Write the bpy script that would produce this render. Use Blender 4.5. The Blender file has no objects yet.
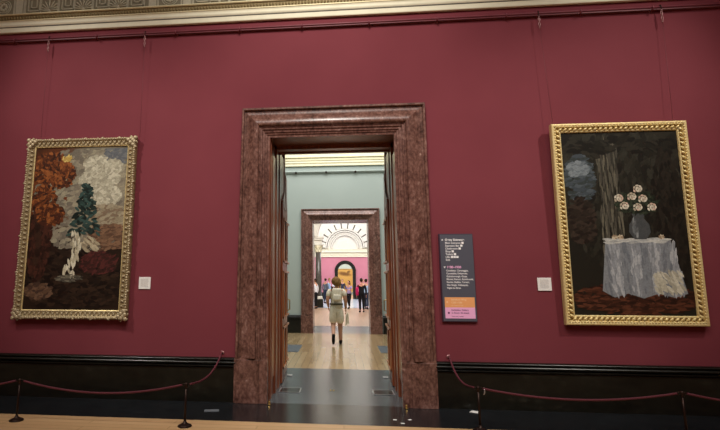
import bpy, bmesh, math, random
from mathutils import Vector, Matrix
random.seed(7)
SC = bpy.context.scene
COL = SC.collection
PI = math.pi

# ------------------------------------------------------------------ helpers
def lin(h):
    h = h.lstrip('#'); out = []
    for i in (0, 2, 4):
        c = int(h[i:i+2], 16)/255
        out.append(c/12.92 if c <= .04045 else ((c+.055)/1.055)**2.4)
    return (*out, 1)

class MB:
    def __init__(s): s.bm = bmesh.new()
    def quad(s, a, b, c, d):
        try: s.bm.faces.new([s.bm.verts.new(p) for p in (a, b, c, d)])
        except ValueError: pass
    def box(s, x0, x1, y0, y1, z0, z1, bev=0):
        r = bmesh.ops.create_cube(s.bm, size=1)
        for v in r['verts']:
            v.co = Vector(((x0+x1)/2+v.co.x*(x1-x0), (y0+y1)/2+v.co.y*(y1-y0), (z0+z1)/2+v.co.z*(z1-z0)))
        if bev:
            es = list({e for v in r['verts'] for e in v.link_edges})
            bmesh.ops.bevel(s.bm, geom=es, offset=bev, segments=2, affect='EDGES', profile=.5)
        return s
    def tube(s, pts, r, seg=8, closed=False):
        pts = [Vector(p) for p in pts]; n = len(pts); rings = []
        prev = None
        for i, p in enumerate(pts):
            if closed: t = pts[(i+1) % n]-pts[i-1]
            else: t = pts[min(i+1, n-1)]-pts[max(i-1, 0)]
            t.normalize()
            if prev is None:
                a = t.orthogonal().normalized()
            else:
                a = prev-t*prev.dot(t)
                a = a.normalized() if a.length > 1e-6 else t.orthogonal().normalized()
            prev = a; b = t.cross(a)
            rr = r[i] if isinstance(r, (list, tuple)) else r
            rings.append([s.bm.verts.new(p+(a*math.cos(k*2*PI/seg)+b*math.sin(k*2*PI/seg))*rr) for k in range(seg)])
        m = n if closed else n-1
        for i in range(m):
            A, B = rings[i], rings[(i+1) % n]
            for k in range(seg):
                f = s.bm.faces.new((A[k], A[(k+1) % seg], B[(k+1) % seg], B[k])); f.smooth = True
        if not closed:
            s.bm.faces.new(rings[0][::-1]); s.bm.faces.new(rings[-1])
        return s
    def lathe(s, prof, c=(0, 0, 0), seg=20):
        rings = []
        for r, z in prof:
            rings.append([s.bm.verts.new((c[0]+r*math.cos(k*2*PI/seg), c[1]+r*math.sin(k*2*PI/seg), c[2]+z)) for k in range(seg)])
        for A, B in zip(rings, rings[1:]):
            for k in range(seg):
                f = s.bm.faces.new((A[k], A[(k+1) % seg], B[(k+1) % seg], B[k])); f.smooth = True
        s.bm.faces.new(rings[0][::-1]); s.bm.faces.new(rings[-1])
        return s
    def ball(s, c, rx, ry=None, rz=None, u=10, v=7, mi=0):
        ry = ry or rx; rz = rz or rx
        r = bmesh.ops.create_uvsphere(s.bm, u_segments=u, v_segments=v, radius=1)
        for w in r['verts']:
            w.co = Vector((c[0]+w.co.x*rx, c[1]+w.co.y*ry, c[2]+w.co.z*rz))
        for f in {f for w in r['verts'] for f in w.link_faces}: f.smooth = True; f.material_index = mi
        return r['verts']
    def prism(s, poly, y0, y1):
        """polygon in xz extruded along y"""
        a = [s.bm.verts.new((x, y0, z)) for x, z in poly]
        b = [s.bm.verts.new((x, y1, z)) for x, z in poly]
        n = len(a)
        s.bm.faces.new(a); s.bm.faces.new(b[::-1])
        for i in range(n): s.bm.faces.new((a[i], b[i], b[(i+1) % n], a[(i+1) % n]))
        return s
    def extrude_x(s, prof, x0, x1):
        """closed profile in yz extruded along x"""
        a = [s.bm.verts.new((x0, y, z)) for y, z in prof]
        b = [s.bm.verts.new((x1, y, z)) for y, z in prof]
        n = len(a)
        s.bm.faces.new(a[::-1]); s.bm.faces.new(b)
        for i in range(n): s.bm.faces.new((a[i], a[(i+1) % n], b[(i+1) % n], b[i]))
        return s
    def frame(s, x0, x1, z0, z1, prof):
        """mitred closed frame; prof = (inset, y)"""
        P = [[s.bm.verts.new(p) for p in ((x0+d, y, z0+d), (x1-d, y, z0+d), (x1-d, y, z1-d), (x0+d, y, z1-d))] for d, y in prof]
        n = len(P)
        for i in range(n):
            A, B = P[i], P[(i+1) % n]
            for k in range(4): s.bm.faces.new((A[k], A[(k+1) % 4], B[(k+1) % 4], B[k]))
        return s
    def arch(s, x0, x1, z0, z1, prof, tl=0, tr=0):
        """mitred three sided door surround, open at the foot"""
        P = [[s.bm.verts.new(p) for p in ((x0+d, y, z0), (x0+d+tl*max(0, 1-d/.4), y, z1-d), (x1-d-tr*max(0, 1-d/.4), y, z1-d), (x1-d, y, z0))] for d, y in prof]
        n = len(P)
        for i in range(n):
            A, B = P[i], P[(i+1) % n]
            for k in range(3): s.bm.faces.new((A[k], A[k+1], B[k+1], B[k]))
        s.bm.faces.new([p[0] for p in P]); s.bm.faces.new([p[3] for p in P][::-1])
        return s
    def build(s, name, mats, parent=None, loc=None, rot=None, smooth=False):
        bmesh.ops.recalc_face_normals(s.bm, faces=s.bm.faces[:])
        me = bpy.data.meshes.new(name); s.bm.to_mesh(me); s.bm.free()
        for m in (mats if isinstance(mats, (list, tuple)) else [mats]): me.materials.append(m)
        if smooth:
            for p in me.polygons: p.use_smooth = True
        o = bpy.data.objects.new(name, me); COL.objects.link(o)
        if parent: o.parent = parent
        if loc: o.location = loc
        if rot: o.rotation_euler = rot
        return o

def tag(o, label, cat, group=None):
    o['label'] = label; o['category'] = cat
    if group: o['group'] = group
    return o
def thing(name, label, cat, loc=(0, 0, 0), rot=(0, 0, 0), group=None):
    o = bpy.data.objects.new(name, None); COL.objects.link(o)
    o.location = loc; o.rotation_euler = rot; o.empty_display_size = .1
    return tag(o, label, cat, group)
def struct(o):
    o['kind'] = 'structure'; return o
def copy_tree(o, parent=None):
    c = o.copy(); COL.objects.link(c)
    if parent: c.parent = parent
    for ch in [k for k in bpy.data.objects if k.parent == o]: copy_tree(ch, c)
    return c

# ------------------------------------------------------------------ materials
class NT:
    def __init__(s, name):
        s.m = bpy.data.materials.new(name); s.m.use_nodes = True
        s.t = s.m.node_tree; s.n = s.t.nodes; s.b = s.n['Principled BSDF']
    def node(s, typ, **kw):
        n = s.n.new(typ)
        for k, v in kw.items():
            if k in n.inputs.keys(): n.inputs[k].default_value = v
            else: setattr(n, k, v)
        return n
    def link(s, a, b): s.t.links.new(a, b)
    def coord(s, scale=(1, 1, 1), rot=(0, 0, 0), kind='Object'):
        tc = s.node('ShaderNodeTexCoord'); mp = s.node('ShaderNodeMapping')
        mp.inputs['Scale'].default_value = scale; mp.inputs['Rotation'].default_value = rot
        s.link(tc.outputs[kind], mp.inputs['Vector']); return mp.outputs['Vector']
    def ramp(s, fac, stops):
        r = s.node('ShaderNodeValToRGB'); e = r.color_ramp.elements
        while len(e) < len(stops): e.new(.5)
        for k, (p, c) in zip(e, stops): k.position = p; k.color = lin(c) if isinstance(c, str) else c
        s.link(fac, r.inputs['Fac']); return r.outputs['Color']
    def noise(s, vec, scale, detail=4, rough=.6, dist=0):
        n = s.node('ShaderNodeTexNoise'); n.inputs['Scale'].default_value = scale
        n.inputs['Detail'].default_value = detail; n.inputs['Roughness'].default_value = rough
        n.inputs['Distortion'].default_value = dist
        s.link(vec, n.inputs['Vector']); return n
    def mix(s, fac, a, b, blend='MIX'):
        m = s.node('ShaderNodeMix', data_type='RGBA', blend_type=blend)
        for v, i in ((fac, 0), (a, 6), (b, 7)):
            if hasattr(v, 'node'): s.link(v, m.inputs[i])
            else: m.inputs[i].default_value = v
        return m.outputs[2]
    def base(s, c, rough=.6, metal=0, spec=.5):
        if hasattr(c, 'node'): s.link(c, s.b.inputs['Base Color'])
        else: s.b.inputs['Base Color'].default_value = lin(c) if isinstance(c, str) else c
        s.b.inputs['Roughness'].default_value = rough; s.b.inputs['Metallic'].default_value = metal
        s.b.inputs['Specular IOR Level'].default_value = spec
        return s
    def bump(s, h, strength=.3, dist=.01):
        b = s.node('ShaderNodeBump'); b.inputs['Strength'].default_value = strength
        b.inputs['Distance'].default_value = dist
        s.link(h, b.inputs['Height']); s.link(b.outputs['Normal'], s.b.inputs['Normal']); return s

def speckled(name, c1, c2, scale=30, rough=.6, metal=0, spec=.4, bump=0, stretch=(1, 1, 1)):
    t = NT(name); v = t.coord(stretch)
    n = t.noise(v, scale)
    t.base(t.ramp(n.outputs['Fac'], [(.3, c1), (.7, c2)]), rough, metal, spec)
    if bump: t.bump(n.outputs['Fac'], bump, .01)
    return t.m

def fabric_wall(name, c1, c2):
    t = NT(name); v = t.coord()
    big = t.noise(v, .9, 3, .5); fine = t.noise(v, 180, 2, .6)
    c = t.ramp(big.outputs['Fac'], [(.3, c1), (.7, c2)])
    t.base(c, .8, 0, .15); t.bump(fine.outputs['Fac'], .08, .002); return t.m

def marble(name, stops, scale=5, rough=.25, spec=.5, stretch=(1, 1, .45)):
    t = NT(name); v = t.coord(stretch)
    n1 = t.noise(v, scale, 8, .68, .9); n2 = t.noise(v, scale*5, 6, .7, .3)
    vo = t.node('ShaderNodeTexVoronoi'); vo.inputs['Scale'].default_value = scale*4
    t.link(v, vo.inputs['Vector'])
    f = t.node('ShaderNodeMath', operation='MULTIPLY_ADD'); t.link(n2.outputs['Fac'], f.inputs[0]); f.inputs[1].default_value = .55
    g = t.node('ShaderNodeMath', operation='MULTIPLY'); t.link(n1.outputs['Fac'], g.inputs[0]); g.inputs[1].default_value = .6
    t.link(g.outputs[0], f.inputs[2])
    h = t.node('ShaderNodeMath', operation='MULTIPLY_ADD'); t.link(vo.outputs['Distance'], h.inputs[0]); h.inputs[1].default_value = -.12
    t.link(f.outputs[0], h.inputs[2])
    t.base(t.ramp(h.outputs[0], stops), rough, 0, spec); return t.m

def planks(name, c1, c2, mortar, w, l, rough, rot=0, bias=0):
    t = NT(name); v = t.coord((1, 1, 1), (0, 0, rot))
    b = t.node('ShaderNodeTexBrick'); t.link(v, b.inputs['Vector'])
    b.inputs['Color1'].default_value = lin(c1); b.inputs['Color2'].default_value = lin(c2); b.inputs['Mortar'].default_value = lin(mortar)
    b.inputs['Scale'].default_value = 1; b.inputs['Mortar Size'].default_value = .003; b.inputs['Bias'].default_value = bias
    b.inputs['Brick Width'].default_value = l; b.inputs['Row Height'].default_value = w
    mp = t.node('ShaderNodeMapping'); mp.inputs['Scale'].default_value = (2, 30, 2); t.link(v, mp.inputs['Vector'])
    g = t.noise(mp.outputs['Vector'], 2, 4)
    c = t.mix(.35, b.outputs['Color'], t.ramp(g.outputs['Fac'], [(.3, (.55, .5, .42, 1)), (.7, (1.0, 1.0, 1.0, 1))]), 'MULTIPLY')
    t.base(c, rough, 0, .4); return t.m

def plain(name, c, rough=.6, metal=0, spec=.4):
    return speckled(name, c, c, 20, rough, metal, spec)
def shade(c, k):
    v = lin(c); return (min(1, v[0]*k), min(1, v[1]*k), min(1, v[2]*k), 1)
def wool(name, c, rough=.85):
    return speckled(name, shade(c, .85), shade(c, 1.12), 25, rough, 0, .2)

M = {}
M['red'] = fabric_wall('crimson wall fabric', '#74343c', '#7b3941')
M['red_paint'] = speckled('crimson painted wood', '#6f323b', '#763741', 9, .5)
M['teal'] = fabric_wall('grey green wall fabric', '#9ea8a3', '#a3ada8')
M['pink'] = fabric_wall('rose wall fabric', '#b77483', '#c07d8c')
M['cream'] = speckled('cream plaster', '#dfdabf', '#e8e3c9', 6, .6)
M['ivory'] = speckled('ivory plaster', '#e9e2c2', '#f0eacb', 6, .6)
M['white'] = speckled('white plaster', '#c6c2b8', '#d0cdc3', 6, .7)
M['groove'] = speckled('shadow joint paint', '#5b574d', '#666157', 6, .7)
M['gold_line'] = speckled('dull gold paint', '#cfc298', '#dacfa8', 30, .5, .2)
M['band'] = speckled('umber ornament paint', '#6b5b3a', '#8f7d54', 60, .5, .3)
M['frieze'] = speckled('olive frieze ground', '#7b745e', '#857e67', 12, .7)
M['frieze_relief'] = speckled('stone frieze relief', '#b0aa92', '#c2bca5', 20, .6)
M['marble'] = marble('red brown marble', [(.34, '#3d2620'), (.47, '#63433a'), (.57, '#7a564c'), (.65, '#8f6d62'), (.76, '#b9a094')], 6, .26, .5, (1, 1, .7))
M['black_marble'] = marble('black green marble', [(.35, '#0c0c09'), (.6, '#1b1a14'), (.8, '#34322a')], 3, .3, .35, (.5, 1, 1))
M['grey_marble'] = marble('grey brown marble', [(.35, '#3a3632'), (.6, '#4e4943'), (.8, '#6d675f')], 3, .25, .5, (1, 1, .5))
M['slate'] = marble('dark slate floor', [(.35, '#15171a'), (.6, '#1f2225'), (.8, '#2c3034')], 2, .2, .6, (1, 1, 1))
M['grey_slate'] = marble('grey slate threshold', [(.35, '#3d4447'), (.6, '#4c5458'), (.8, '#5f686c')], 2, .24, .6, (1, 1, 1))
M['pale_stone'] = marble('pale blue stone', [(.35, '#a5b2c2'), (.6, '#b8c3d0'), (.8, '#cfd7e0')], 1, .2, .5, (1, 1, 1))
M['oak'] = planks('pale oak boards', '#dcb88a', '#d3ac7c', '#9a7448', .12, 1.9, .4)
M['parquet'] = planks('honey oak boards', '#ab9573', '#97815f', '#665238', .13, 1.6, .19, PI/2)
M['rosy_floor'] = planks('rosy oak boards', '#a98a72', '#987a63', '#6c5242', .13, 1.6, .3, PI/2)
M['mahogany'] = speckled('polished mahogany', '#57291a', '#8a4a2a', 4, .3, 0, .5, 0, (8, 8, .6))
M['mahogany_light'] = speckled('worn mahogany edge', '#955a34', '#aa6c42', 4, .3, 0, .5, 0, (8, 8, .6))
M['brass'] = speckled('worn brass', '#b08d4a', '#c8a964', 40, .3, .9)
M['steel'] = speckled('brushed steel', '#c3c3c3', '#d8d8d8', 60, .3, .8)
M['iron'] = speckled('dark bronze metal', '#2a1d18', '#3a2a24', 60, .4, .7)
M['chain'] = speckled('painted chain', '#9a6a6c', '#b58a8a', 60, .4, .4)
M['rope'] = speckled('dark red rope', '#50222b', '#672d38', 160, .7, 0, .3, .4)
M['wire'] = plain('picture wire', '#6d3a3f', .5, .3)
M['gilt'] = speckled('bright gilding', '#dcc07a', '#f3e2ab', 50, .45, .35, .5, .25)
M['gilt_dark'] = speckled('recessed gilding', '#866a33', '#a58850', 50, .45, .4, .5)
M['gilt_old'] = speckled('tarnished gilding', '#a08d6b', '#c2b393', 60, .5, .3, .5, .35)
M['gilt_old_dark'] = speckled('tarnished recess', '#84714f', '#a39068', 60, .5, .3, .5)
M['label'] = plain('caption card', '#e6e4e0')
M['ink'] = plain('grey print', '#bdb9b3')
M['sign'] = plain('slate sign panel', '#50515c', .5)
M['sign_edge'] = plain('plum sign edge', '#3a2032', .5)
M['sign_white'] = plain('white lettering', '#f2f0f0')
M['sign_pink'] = plain('pink lettering', '#f1b3da')
M['sign_orange'] = plain('orange band', '#eba56a')
M['sign_rose'] = plain('rose band', '#f0b0d8')
M['sign_cream'] = plain('cream lettering', '#f6d3a8')
M['sign_plum'] = plain('plum lettering', '#6b3a63')
M['grille'] = speckled('blue grey grille', '#6d7379', '#7a8086', 30, .45, .2)
M['backing'] = plain('dark frame backing', '#1a120d')
M['ceiling'] = plain('ceiling plaster', '#cfc9bc')
M['skin'] = speckled('skin', '#b98569', '#c4917a', 20, .55)
M['eye'] = plain('eye', '#1a1512', .3)
M['lip'] = plain('lip', '#8f4f48', .5)

# ------------------------------------------------------------------ camera
F, PX, PY, YAW, PIT, ROL, D, EYE = 498.66, 288., 196., -.1063, .1689, .0029, 6.878, 1.58
def camera():
    cy, sy, cp, sp, cr, sr = math.cos(YAW), math.sin(YAW), math.cos(PIT), math.sin(PIT), math.cos(ROL), math.sin(ROL)
    fwd = Vector((sy*cp, cy*cp, sp)); right = Vector((cy, -sy, 0)); up = right.cross(fwd)
    r2 = cr*right+sr*up; u2 = -sr*right+cr*up
    m = Matrix(((r2.x, u2.x, -fwd.x, 0), (r2.y, u2.y, -fwd.y, -D), (r2.z, u2.z, -fwd.z, EYE), (0, 0, 0, 1)))
    cd = bpy.data.cameras.new('camera'); cd.sensor_fit = 'HORIZONTAL'; cd.sensor_width = 36
    cd.lens = F/720*36; cd.shift_x = (360-PX)/720; cd.shift_y = (PY-215)/720; cd.clip_end = 200; cd.clip_start = .05
    o = bpy.data.objects.new('camera', cd); COL.objects.link(o); o.matrix_world = m; SC.camera = o
camera()

# ------------------------------------------------------------------ room shell
def wall_with_hole(name, y0, y1, X0, X1, h0, h1, hz, H, mats):
    b = MB(); b.box(X0, h0, y0, y1, 0, H); b.box(h1, X1, y0, y1, 0, H); b.box(h0, h1, y0, y1, hz, H)
    return struct(b.build(name, mats))
T1, T2, T3 = 1.65, 9.95, 24.6                        # back faces of the walls crossed by the enfilade
OX0, OX1, OZ = -1.03, .86, 3.9                     # rough opening of the first doorway
wall_with_hole('wall_front', 0, .5, -9, 9, OX0, OX1, OZ, 9, M['red'])
wall_with_hole('wall_front_reverse', .5, T1, -7, 7, OX0, OX1, OZ, 9, M['teal'])
struct(MB().box(-9.3, -9, -13, .5, 0, 9).build('wall_left', M['red']))
struct(MB().box(9, 9.3, -13, .5, 0, 9).build('wall_right', M['red']))
struct(MB().box(-9.3, 9.3, -13.3, -13, 0, 9).build('wall_back', M['red']))
struct(MB().box(-9.3, 9.3, -13.3, .5, 9, 9.2).build('ceiling', M['ceiling']))
YB = -.93                                            # edge of the marble border
struct(MB().box(-9.3, 9.3, -13.3, YB, -.2, 0).build('floor', M['oak']))
struct(MB().box(-9.3, 9.3, YB, -.02, -.2, 0).build('floor_border', M['slate']))
struct(MB().box(-9.3, 9.3, -.02, 2.66, -.2, 0).build('floor_threshold', M['grey_slate']))
# second room
struct(MB().box(-7, 7, 2.66, 9.0, -.2, 0).build('floor_middle_room', M['parquet']))
wall_with_hole('wall_far', 9.0, 9.5, -7, 7, -.94, .92, 3.52, 9, M['teal'])
wall_with_hole('wall_far_reverse', 9.5, T2, -7, 7, -.94, .92, 3.52, 9, M['white'])
struct(MB().box(-7.3, -7, .5, 9.5, 0, 9).build('wall_middle_room_left', M['teal']))
struct(MB().box(7, 7.3, .5, 9.5, 0, 9).build('wall_middle_room_right', M['teal']))
struct(MB().box(-7.3, 7.3, .5, 9.5, 9, 9.2).build('ceiling_middle_room', M['ceiling']))
struct(MB().box(-7, 7, 9.0, 11.55, -.2, 0).build('floor_far_threshold', M['grey_slate']))
# third room and hall
struct(MB().box(-7, 7, 11.55, 23.8, -.2, 0).build('floor_third_room', M['rosy_floor']))
struct(MB().box(-12, 12, 23.8, 39, -.2, 0).build('floor_hall', M['pale_stone']))
struct(MB().box(-7.3, -7, 9.5, 24, 0, 9).build('wall_third_room_left', M['white']))
struct(MB().box(7, 7.3, 9.5, 24, 0, 9).build('wall_third_room_right', M['white']))
struct(MB().box(-7.3, 7.3, 9.5, 24, 9, 9.2).build('ceiling_third_room', M['ceiling']))
struct(MB().box(-12.3, -12, 24, 39, 0, 10).build('wall_hall_left', M['pink']))
struct(MB().box(12, 12.3, 24, 39, 0, 10).build('wall_hall_right', M['pink']))
struct(MB().box(-12.3, 12.3, 24, 39.6, 10, 10.2).build('ceiling_hall', M['ceiling']))
# arched wall between third room and hall
def arched(name, y0, y1, X0, X1, cx, r, spring, H, mat, zb=0, seg=24):
    arc = [(cx+r*math.cos(PI-k*PI/seg), spring+r*math.sin(PI-k*PI/seg)) for k in range(seg+1)]
    b = MB()
    b.box(X0, cx-r, y0, y1, zb, H); b.box(cx+r, X1, y0, y1, zb, H)
    for (xa, za), (xb, zb_) in zip(arc, arc[1:]):
        b.prism([(xa, za), (xb, zb_), (xb, H), (xa, H)], y0, y1)
    return struct(b.build(name, mat))
arched('wall_hall_front', 24, T3, -12, 12, .33, 1.98, 4.3, 10, M['white'])
arched('wall_hall_end', 39, 39.5, -12, 12, .33, .92, 2.46, 3.75, M['pink'])
struct(MB().box(-12, 12, 39, 39.5, 3.75, 10).build('wall_hall_end_top', M['white']))
# last room seen through the hall arch
struct(MB().box(-6, 6, 39, 55, -.2, 0).build('floor_last_room', M['rosy_floor']))
struct(MB().box(-6, 6, 54.5, 54.8, 0, 8).build('wall_last_room', M['teal']))
struct(MB().box(-6.2, -6, 39.5, 54.8, 0, 8).build('wall_last_room_left', M['teal']))
struct(MB().box(6, 6.2, 39.5, 54.8, 0, 8).build('wall_last_room_right', M['teal']))
struct(MB().box(-6.2, 6.2, 39.5, 54.8, 8, 8.2).build('ceiling_last_room', M['ceiling']))

# ------------------------------------------------------------------ dado (black marble skirting with moulded cap)
def dado(name, x0, x1, y, h, mat, cap=True, s=-1):
    prof = [(0, 0), (-.055, 0), (-.052, h-.13)]
    for zc, r, e in ((h-.105, .014, .06), (h-.062, .018, .075), (h-.02, .012, .062)):
        prof += [(-e+.012, zc-r)]+[(-e-r*math.cos(q), zc+r*math.sin(q)) for q in (-1.2, -.8, -.4, 0, .4, .8, 1.2)]+[(-e+.012, zc+r)]
    prof += [(-.05, h), (0, h)]
    return struct(MB().extrude_x([(y+a, z) for a, z in prof], x0, x1).build(name, mat))
dado('baseboard_left', -9, -1.42, 0, .565, M['black_marble'])
dado('baseboard_right', 1.18, 9, 0, .565, M['black_marble'])
dado('baseboard_far_left', -7, -1.28, 9.0, .54, M['black_marble'])
dado('baseboard_far_right', 1.24, 7, 9.0, .54, M['black_marble'])

# ------------------------------------------------------------------ front cornice and frieze
cz = 5.436
def cornice(name, x0, x1, y, z, mats, rich):
    b = MB()
    def seg(prof, mi):
        n0 = len(b.bm.faces); b.extrude_x([(y+a, z+c) for a, c in prof], x0, x1); b.bm.faces.ensure_lookup_table()
        for f in b.bm.faces[n0:]: f.material_index = mi
    seg([(0, 0), (-.045, 0), (-.05, .01), (-.05, .078), (0, .078)], 0)
    seg([(0, .078), (-.056, .078), (-.056, .092), (0, .092)], 1)
    cyma = [(0, .092), (-.058, .092)]+[(-.058-.016*(k/6)-.006*math.sin(k/6*2*PI), .092+.085*k/6) for k in range(1, 7)]+[(0, .177)]
    seg(cyma, 0)
    seg([(0, .177), (-.08, .177), (-.08, .19), (0, .19)], 2)
    seg([(0, .19), (-.074, .19), (-.082, .262), (0, .262)], 3)
    seg([(0, .262), (-.098, .262), (-.108, .272), (-.108, .286), (-.096, .292), (0, .292)], 2)
    if rich:
        k = x0+.03
        while k < x1:
            b.ball((k, y-.077, z+.226), .019, .012, .03, 6, 4, 3); k += .048
    return struct(b.build(name, mats))
cornice('trim_1', -9, 9, 0, cz, [M['cream'], M['groove'], M['gold_line'], M['band']], True)
cornice('trim_2', -7, 7, 9.0, 5.27, [M['ivory'], M['gold_line'], M['gold_line'], M['ivory']], False)
struct(MB().box(-7, 7, 8.97, 9.0, 5.56, 6.4).build('trim_8', M['ivory']))

def frieze():
    b = MB(); z0, y = 5.69, -.02
    b.box(-9, 9, y, 0, 5.66, 6.6)
    nb = len(b.bm.faces)
    t = .012
    def bar(xa, xb, za, zb): b.box(xa, xb, y-t, y+.002, za, zb)
    def strip(x): bar(x-.006, x+.006, z0+.05, z0+.45)
    def meander(x, w):
        h = .34; zz = z0+.05; g = .015; s = w/5
        bar(x, x+w, zz, zz+g); bar(x, x+w, zz+h-g, zz+h); bar(x, x+g, zz, zz+h)
        bar(x+w-g, x+w, zz+s, zz+h)
        bar(x+s, x+w, zz+s, zz+s+g); bar(x+s, x+s+g, zz+s, zz+h-s); bar(x+s, x+w-s, zz+h-s-g, zz+h-s)
        bar(x+w-s-g, x+w-s, zz+2*s, zz+h-s); bar(x+2*s, x+w-s, zz+2*s, zz+2*s+g)
        bar(x+2*s, x+2*s+g, zz+2*s, zz+h-2*s)
    def palmette(x, w):
        cx = x+w/2; zc = z0+.10
        for k in range(-4, 5):
            a = k*.36; L = .19-.012*abs(k)
            p = [Vector((cx+math.sin(a)*L*u+(.02*u*u*(1 if k > 0 else -1 if k else 0)), y-.006, zc+math.cos(a)*L*u)) for u in (.12, .5, .85, 1)]
            b.tube(p, [.005, .011, .013, .004], 6)
        b.ball((cx, y, zc), .028, .02, .028, 8, 6)
        bar(x, x+w, z0+.05, z0+.065)
    def panel(x, w): bar(x+.01, x+w-.01, z0+.05, z0+.40)
    def rosette(x, w):
        cx, zc = x+w/2, z0+.2
        for r in (.095, .125):
            b.tube([(cx+r*math.cos(q*PI/12), y-.004, zc+r*math.sin(q*PI/12)) for q in range(24)], .008, 6, True)
        for q in range(8): b.ball((cx+.05*math.cos(q*PI/4), y-.004, zc+.05*math.sin(q*PI/4)), .026, .012, .026, 8, 5)
        for sx in (x, x+w): bar(sx-.005, sx+.005, z0+.05, z0+.4)
    # bays along the wall, left to right
    x = -2.92
    seq = [('R0', .13), ('Q', .38), ('R0', .13)]
    def right(x):
        for kind, w in ((panel, .14), (rosette, .36), (panel, .14), (meander, .26), (palmette, .26), (meander, .26), (palmette, .26), (meander, .26), (palmette, .26), (meander, .26)):
            kind(x, w); strip(x+w+.012); x += w+.024
        return x
    for x in (-8.42, -5.67, -2.92, -.17, 2.58, 5.33):
        right(x)
    for f in b.bm.faces[nb:] if hasattr(b.bm.faces, '__getitem__') and not b.bm.faces.ensure_lookup_table() else []: f.material_index = 1
    return struct(b.build('trim_3', [M['frieze'], M['frieze_relief']]))
frieze()

# ------------------------------------------------------------------ doorways
def architrave_prof(w, y):
    k = w/.44
    p = [(0, 0), (0, -.075), (.006, -.085), (.03, -.085), (.036, -.078), (.04, -.05), (.07, -.05), (.078, -.06), (.1, -.062)]
    for i in range(11):
        u = i/10; p.append((.1+.15*u, -.062-.062*math.sin(u*PI/2)**1.3))
    for i in range(1, 7):
        a = i/6*PI/2; p.append((.25+.035*math.sin(a), -.094-.03*math.cos(a)))
    p += [(.287, -.085), (.3, -.085), (.305, -.075), (.33, -.073), (.336, -.055), (.37, -.052), (.376, -.038), (.4, -.034), (.406, -.02), (.44, -.018), (.44, 0)]
    return [(a*k, y+b) for a, b in p]
def empty_struct(name, loc):
    o = bpy.data.objects.new(name, None); COL.objects.link(o); o.location = loc; o['kind'] = 'structure'; return o

def doorway(name, x0, x1, zt, zp, w, y, thick, inner_mat, tl=0, tr=0):
    d = empty_struct(name, (0, 0, 0))
    MB().arch(x0, x1, zp, zt, architrave_prof(w, y), tl, tr).build('architrave', M['marble'], d)
    for xa, xb in ((x0-.012, x0+w+.004), (x1-w-.004, x1+.002)):
        b = MB(); b.box(xa, xb, y-.09, y+.02, 0, zp-.02, .004); b.box(xa+.004, xb-.002, y-.085, y+.02, zp-.02, zp)
        mid = (xa+xb)/2
        b.box(xa+.03 if xa < 0 else xa+.12, xb-.12 if xa < 0 else xb-.03, y-.102, y-.08, .0, zp-.022, .003)
        b.build('plinth', M['marble'], d)
    return d
d1 = doorway('door_1', -1.43, 1.19, 4.045, .57, .434, 0, T1, M['mahogany'], .035, .0)
ix0, ix1, iz = -.99, .79, 3.635
# mahogany lining of the deep reveal: an outer order and a slightly narrower inner order
b = MB()
for s, xj in ((1, ix0), (-1, ix1)):
    def jx(a, c): return (min(xj+s*a, xj+s*c), max(xj+s*a, xj+s*c))
    for a, c, y0, y1 in ((-.05, .0, -.01, .62), (-.05, .012, .06, .10), (-.05, .012, .2, .24), (-.05, .028, .54, .62), (-.05, .016, .62, 1.66), (-.05, .03, .9, .97), (-.05, .03, 1.58, 1.66)):
        xa, xb = jx(a, c); b.box(xa, xb, y0, y1, .0, iz+(.03 if y0 < .9 else .26))
b.box(ix0-.03, ix1+.03, -.01, .62, iz, iz+.08); b.box(ix0-.03, ix1+.03, .54, .66, iz-.055, iz+.04)
b.box(ix0-.03, ix1+.03, .66, 1.0, iz+.0, iz+.08); b.box(ix0-.03, ix1+.03, .93, 1.0, iz-.02, iz+.3); b.box(ix0-.03, ix1+.03, 1.0, 1.66, iz+.24, iz+.3)
b.build('jamb_lining', M['mahogany'], d1)
b = MB()
for s, xj in ((1, ix0), (-1, ix1)):
    for y0, y1, e in ((.26, .52, .012),):
        xa, xb = sorted((xj-s*.01, xj+s*e)); b.box(xa, xb, y0, y1, .25, iz-.2, .005)
b.build('jamb_panel', M['mahogany_light'], d1)
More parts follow.
